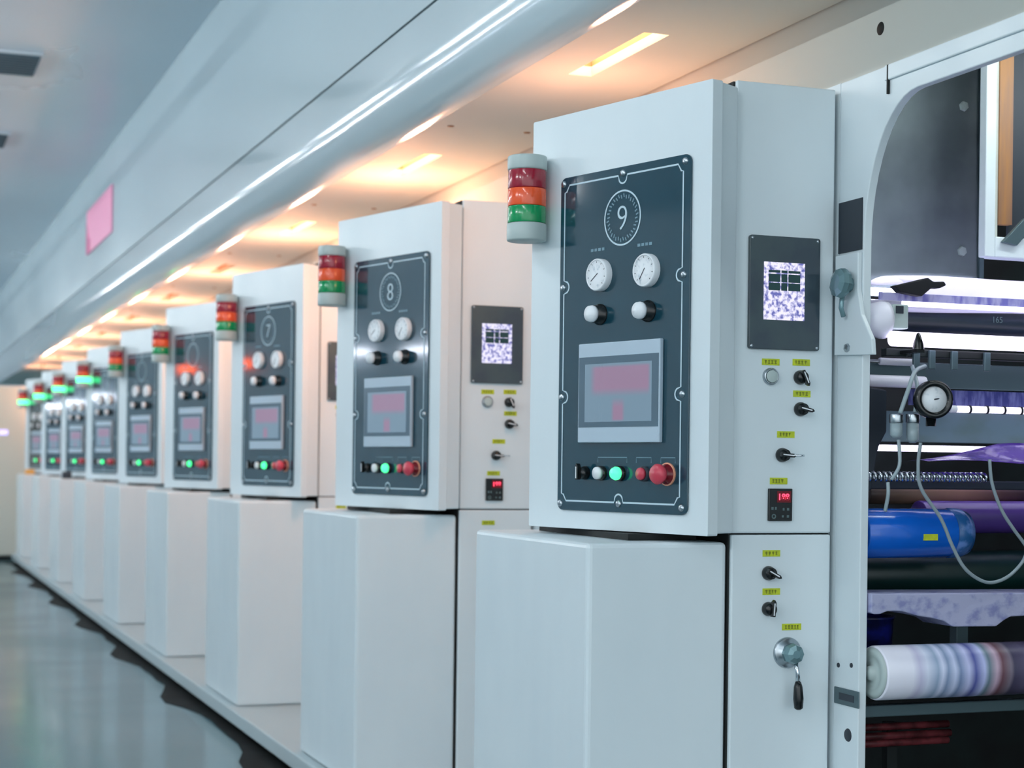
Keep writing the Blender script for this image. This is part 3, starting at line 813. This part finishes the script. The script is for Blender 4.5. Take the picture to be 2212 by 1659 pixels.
tag(hb, 'bright white roller hub with grey clamp block at the left end', 'hub')

# rail with hanging tabs
rl = empty('hose_rail', (2.27, 3.53, 1.45)); o = (2.27, 3.53, 1.45)
MB(o).box(2.268, 3.45, 3.535, 3.56, 1.470, 1.490, .003).build('rail', M['interior'], rl)
MB(o).box(2.306, 2.326, 3.462, 3.5345, 1.476, 1.484).lathe((2.314, 3.47, 1.488), (0, 0, 1), [(.014, -.004), (.012, .010), (.004, .034), (0, .036)], 14).build('clip', M['black'], rl)
for x in (2.348, 2.392, 2.456, 2.550):
    MB(o).box(x - .009, x + .009, 3.525, 3.534, 1.442, 1.488, .002).build('hanging_tab', M['teal'], rl)
tag(rl, 'dark rail with four grey green hanging tabs under the thick tube light', 'rail')

# short guide rollers
for i, (x0, x1, z, rr, lb) in enumerate(((2.29, 2.392, 1.462, .009, 'upper'), (2.255, 2.42, 1.414, .015, 'lower'))):
    e = empty('guide_roller', (x0, 3.6, z)); o = (x0, 3.6, z)
    MB(o).cyl((x0, 3.6, z), (x1, 3.6, z), rr, 20, .002).build('roller_body', M['film'], e)
    MB(o).cyl((x0 - .05, 3.6, z), (x0, 3.6, z), rr * .5, 14).build('shaft', M['steel'], e)
    tag(e, f'short white guide roller left of the gauge, {lb} of two', 'roller', 'short guide rollers')
single('carrier_block', MB().box(2.20, 2.44, 3.62, 3.68, 1.425, 1.462, .004), M['teal'], 'grey green block behind the short guide rollers', 'block')
single('roller_cover', MB().box(2.46, 3.45, 3.70, 3.72, 1.405, 1.470, .003), M['teal'], 'grey green cover plate right above the striped film', 'cover')
single('striped_film', MB().box(2.44, 3.45, 3.698, 3.702, 1.362, 1.402), noisy(mat('blue striped film', (58, 62, 120), 0.3), (104, 108, 160), (60, 10, 14), .45, .6), 'dark blue striped film strip right of the pressure gauge', 'film')
single('sheet_metal_panel', MB().box(2.36, 3.45, 3.70, 3.71, 1.268, 1.346, .002), noisy(mat('blue grey sheet steel', (96, 118, 130), .35), (86, 106, 104), (5, 5, 9), .4, .6), 'blue grey sheet metal panel below the pressure gauge', 'panel')

# pressure gauge
pg = empty('pressure_gauge', (2.31, 3.42, 1.363)); o = (2.31, 3.42, 1.363)
gc = Vector((2.311, 3.40, 1.363)); gd = Vector((-.28, -1, .02)).normalized()
MB(o).lathe(gc, gd, [(0, -.03), (.040, -.03), (.045, -.015), (.045, .006), (.040, .011), (.031, .008), (.031, .003), (0, .003)], 32).build('case', M['black'], pg)
MB(o).lathe(gc, gd, [(.0305, .0034), (.0305, .0042), (0, .0043)], 32).build('dial', M['dial'], pg)
a = gd.orthogonal().normalized(); bb = gd.cross(a)
MB(o).tube([gc + gd * .006, gc + gd * .006 + Vector((.018, 0, .003))], .0018, 6).build('needle', M['slate'], pg)
MB(o).cyl(gc + Vector((0, .01, -.04)), gc + Vector((0, .01, -.062)), .012, 12).build('stem', M['black'], pg)
tag(pg, 'round white pressure gauge in a black case hanging in the opening', 'gauge')

# purple film
rows = []
for i in range(9):
    s_ = i / 8
    rows.append([(2.345 + (.75) * t + s_ * .02, 3.47 + .12 * s_, 1.219 + .004 * math.sin(11 * t + 3 * s_) + (.046 * min(1, t * 2.8)) * s_) for t in [j / 20 for j in range(21)]])
single('purple_film', MB().sheet(rows, .0008), M['purple'], 'glossy purple film stretched under the slim tube light', 'film')

# dark left bracket
single('cast_bracket', MB().prism([(2.198, 1.40), (2.285, 1.39), (2.285, 1.29), (2.262, 1.25), (2.245, 1.15), (2.198, 1.12)], 3.555, 3.59, .004, axis='y'), M['slate'], 'dark cast bracket behind the air hoses at left of opening', 'bracket')

# coiled hose
pts = [(2.205 + .34 * k / 160, 3.52 + .012 * math.cos(k * .9), 1.182 + .010 * math.sin(k * .9)) for k in range(161)]
single('coiled_hose', MB().tube(pts, .0034, 8), M['chrome'], 'thin shiny coiled hose running across under the purple film', 'hose')
single('coil_rail', MB().box(2.20, 3.45, 3.64, 3.67, 1.150, 1.172, .003), M['slate'], 'dark rail directly below the coiled hose', 'rail')

# peach roller, blue roll, purple roll, dark roller
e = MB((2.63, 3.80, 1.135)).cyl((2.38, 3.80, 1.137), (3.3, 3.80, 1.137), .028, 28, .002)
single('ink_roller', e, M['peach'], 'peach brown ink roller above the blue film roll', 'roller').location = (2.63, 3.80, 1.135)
bl = empty('blue_film_roll', (2.2, 3.55, 1.045)); o = (2.2, 3.55, 1.045)
MB(o).cyl((2.205, 3.555, 1.045), (2.455, 3.555, 1.045), .060, 48, .003).build('film_wrap', M['blue'], bl)
MB(o).lathe((2.4552, 3.555, 1.045), (1, 0, 0), [(0.058, 0), (.061, .004), (.0605, .030), (.055, .048), (.030, .054), (0, .054)], 48).build('rounded_end', M['blueEnd'], bl)
MB(o).box(2.352, 2.392, 3.4945, 3.4965, 1.030, 1.045).build('yellow_mark', M['yellow'], bl)
tag(bl, 'glossy blue film roll with bright highlight low in the press opening', 'film roll')
e = MB((2.5, 3.74, 1.08)).cyl((2.5, 3.74, 1.078), (3.4, 3.74, 1.078), .042, 36, .003)
single('purple_film_roll', e, M['purpleDk'], 'dark purple roll right behind the blue film roll', 'film roll').location = (2.5, 3.74, 1.08)
e = MB((2.2, 3.72, .93)).cyl((2.2, 3.72, .935), (3.4, 3.72, .935), .058, 36, .003)
single('impression_roller', e, mat('dark green rubber', (10, 40, 38), .35), 'dark green black roller above the stained tray', 'roller').location = (2.2, 3.72, .93)

# stained tray with scalloped lower edge
pts = [(2.197, .907), (2.9, .899), (2.9, .850)]
prof_low = [(2.80, .862), (2.70, .852), (2.632, .846), (2.590, .845), (2.570, .836), (2.548, .822), (2.424, .824), (2.400, .838), (2.365, .846), (2.325, .852), (2.285, .863), (2.262, .865), (2.240, .864), (2.222, .858), (2.205, .858), (2.197, .862)]
single('ink_tray', MB().prism(pts + prof_low, 3.475, 3.60, .003, axis='y'), M['tray'], 'lavender white stained ink tray with wavy lower edge', 'tray')
bk = empty('blue_bucket', (2.28, 3.62, .66)); o = (2.28, 3.62, .66)
MB(o).lathe((2.300, 3.66, .66), (0, 0, 1), [(0, 0), (.058, 0), (.066, .17), (.069, .172), (.069, .178), (.062, .178), (.056, .01), (0, .01)], 32).build('bucket_body', M['bluebucket'], bk)
tag(bk, 'blue plastic bucket behind the printed film roll', 'bucket')
single('support_shelf', MB().box(2.20, 3.4, 3.56, 3.78, .640, .658, .002), M['interior'], 'dark shelf carrying the blue bucket', 'shelf')
single('support_post', MB().box(2.522, 2.557, 3.60, 3.63, .6585, .8215, .002), M['teal'], 'short grey green post under the ink tray', 'post')

# printed film roll
pr = empty('printed_film_roll', (2.19, 3.48, .718))
MB().cyl((2.214, 3.49, .718), (3.35, 3.49, .718), .0645, 56, .004).build('film_wrap', M['print'], pr)
MB().lathe((2.2135, 3.49, .718), (-1, 0, 0), [(.060, 0), (.060, .004), (.048, .008), (.040, .004), (.018, .004), (.016, .012), (0, .014)], 40).build('core_cap', M['greycap'], pr)
for ch in pr.children: ch.location = Vector((0, 0, 0)) - Vector(pr.location)
tag(pr, 'white film roll with lavender and brown printed bands near the bottom', 'film roll')
single('steel_crossbar', MB().box(2.21, 3.4, 3.53, 3.56, .606, .634, .003), M['teal'], 'dull steel crossbar right below the printed film roll', 'bar')
pp = empty('pipe_rack', (2.2, 3.7, .03)); o = (2.2, 3.7, .03)
for z, yy in ((.553, 3.70), (.532, 3.69), (.512, 3.70)):
    MB(o).cyl((2.2, yy, z), (2.57, yy, z), .0095, 14, .002).build('pipe', M['pipeRed'], pp)
MB(o).box(2.40, 2.43, 3.715, 3.74, .03, .56).build('stand', M['interior'], pp)
tag(pp, 'dark red pipes stacked in the shadow at the bottom', 'pipes')

# cables, hoses, air filters
C3 = lambda l, y: [(p[0], y, p[1]) for p in l]
single('drooping_cable', MB().tube(C3([(2.287, 1.262), (2.281, 1.21), (2.290, 1.155), (2.345, 1.085), (2.378, 1.020), (2.411, .970), (2.451, .942), (2.490, .933), (2.536, .947), (2.575, .980), (2.588, 1.010), (2.58, 1.026), (2.547, 1.063), (2.514, 1.107), (2.487, 1.168), (2.479, 1.225)], 3.415), .0042, 10, 6), M['cable'], 'grey cable hanging in a deep loop before the blue roll', 'cable')
single('air_hose', MB().tube([(2.353, 3.50, 1.447), (2.30, 3.46, 1.431), (2.262, 3.43, 1.387), (2.240, 3.43, 1.330)], .0052, 10, 6), M['hose'], 'pale air hose curving down to the left air filter', 'hose', 'air hoses')
single('air_hose', MB().tube([(2.318, 3.50, 1.446), (2.300, 3.45, 1.39), (2.287, 3.44, 1.333)], .0048, 10, 6), M['hose'], 'pale air hose dropping to the right air filter', 'hose', 'air hoses')
single('air_hose', MB().tube([(2.243, 3.44, 1.268), (2.240, 3.43, 1.21), (2.225, 3.44, 1.175)], .0042, 10, 6), M['hose'], 'pale air hose below the left air filter', 'hose', 'air hoses')
single('air_hose', MB().tube([(2.238, 3.475, 1.168), (2.236, 3.47, 1.14), (2.236, 3.482, 1.100)], .0045, 10, 6), M['hose'], 'short pale hose from the coiled hose down to the blue roll', 'hose', 'air hoses')
for x, zt, zb, w in ((2.243, 1.329, 1.272, 'left'), (2.288, 1.330, 1.262, 'right')):
    f = empty('air_filter', (x, 3.45, zb)); o = (x, 3.45, zb)
    MB(o).lathe((x, 3.45, zb), (0, 0, 1), [(0, 0), (.008, 0), (.0145, .008), (.0145, zt - zb - .022), (0, zt - zb - .022)], 20).build('bowl', M['hose'], f)
    MB(o).cyl((x, 3.45, zt - .0215), (x, 3.45, zt), .0165, 20, .002).build('head', M['steel'], f)
    tag(f, f'small air filter with pale bowl, {w} of the pair left of the gauge', 'air filter', 'air filters')

# ------------------------------------------------------------------ lights and world
w = bpy.data.worlds.new('World'); SC.world = w; w.use_nodes = True
bg = w.node_tree.nodes['Background']
bg.inputs['Color'].default_value = (0.80, 0.88, 0.92, 1); bg.inputs['Strength'].default_value = 1.75

# ------------------------------------------------------------------ camera
cam = bpy.data.cameras.new('camera'); co = bpy.data.objects.new('camera', cam); COL.objects.link(co)
cam.sensor_width = 36.0; cam.lens = 3700.0 / 2212.0 * 36.0
cam.shift_y = (1003.0 - 829.5) / 2212.0
co.matrix_world = Matrix.Translation((0, 0, 1.2)) @ Matrix.Rotation(R(-20.4), 4, 'Z') @ Matrix.Rotation(R(90), 4, 'X') @ Matrix.Rotation(R(.7), 4, 'Z')
cam.clip_start = .05
cam.dof.use_dof = True; cam.dof.focus_distance = 4.0; cam.dof.aperture_fstop = 4.0
SC.camera = co
SC.view_settings.view_transform = 'Standard'; SC.view_settings.look = 'None'
SC.view_settings.gamma = 1.0; SC.view_settings.use_curve_mapping = False
SC.view_settings.exposure = 0.22
SC.cycles.max_bounces = 6; SC.cycles.diffuse_bounces = 4; SC.cycles.glossy_bounces = 3; SC.cycles.use_adaptive_sampling = True; SC.cycles.adaptive_min_samples = 16; SC.cycles.adaptive_threshold = 0.05; SC.cycles.use_denoising = True
SC.cycles.sample_clamp_indirect = 6.0
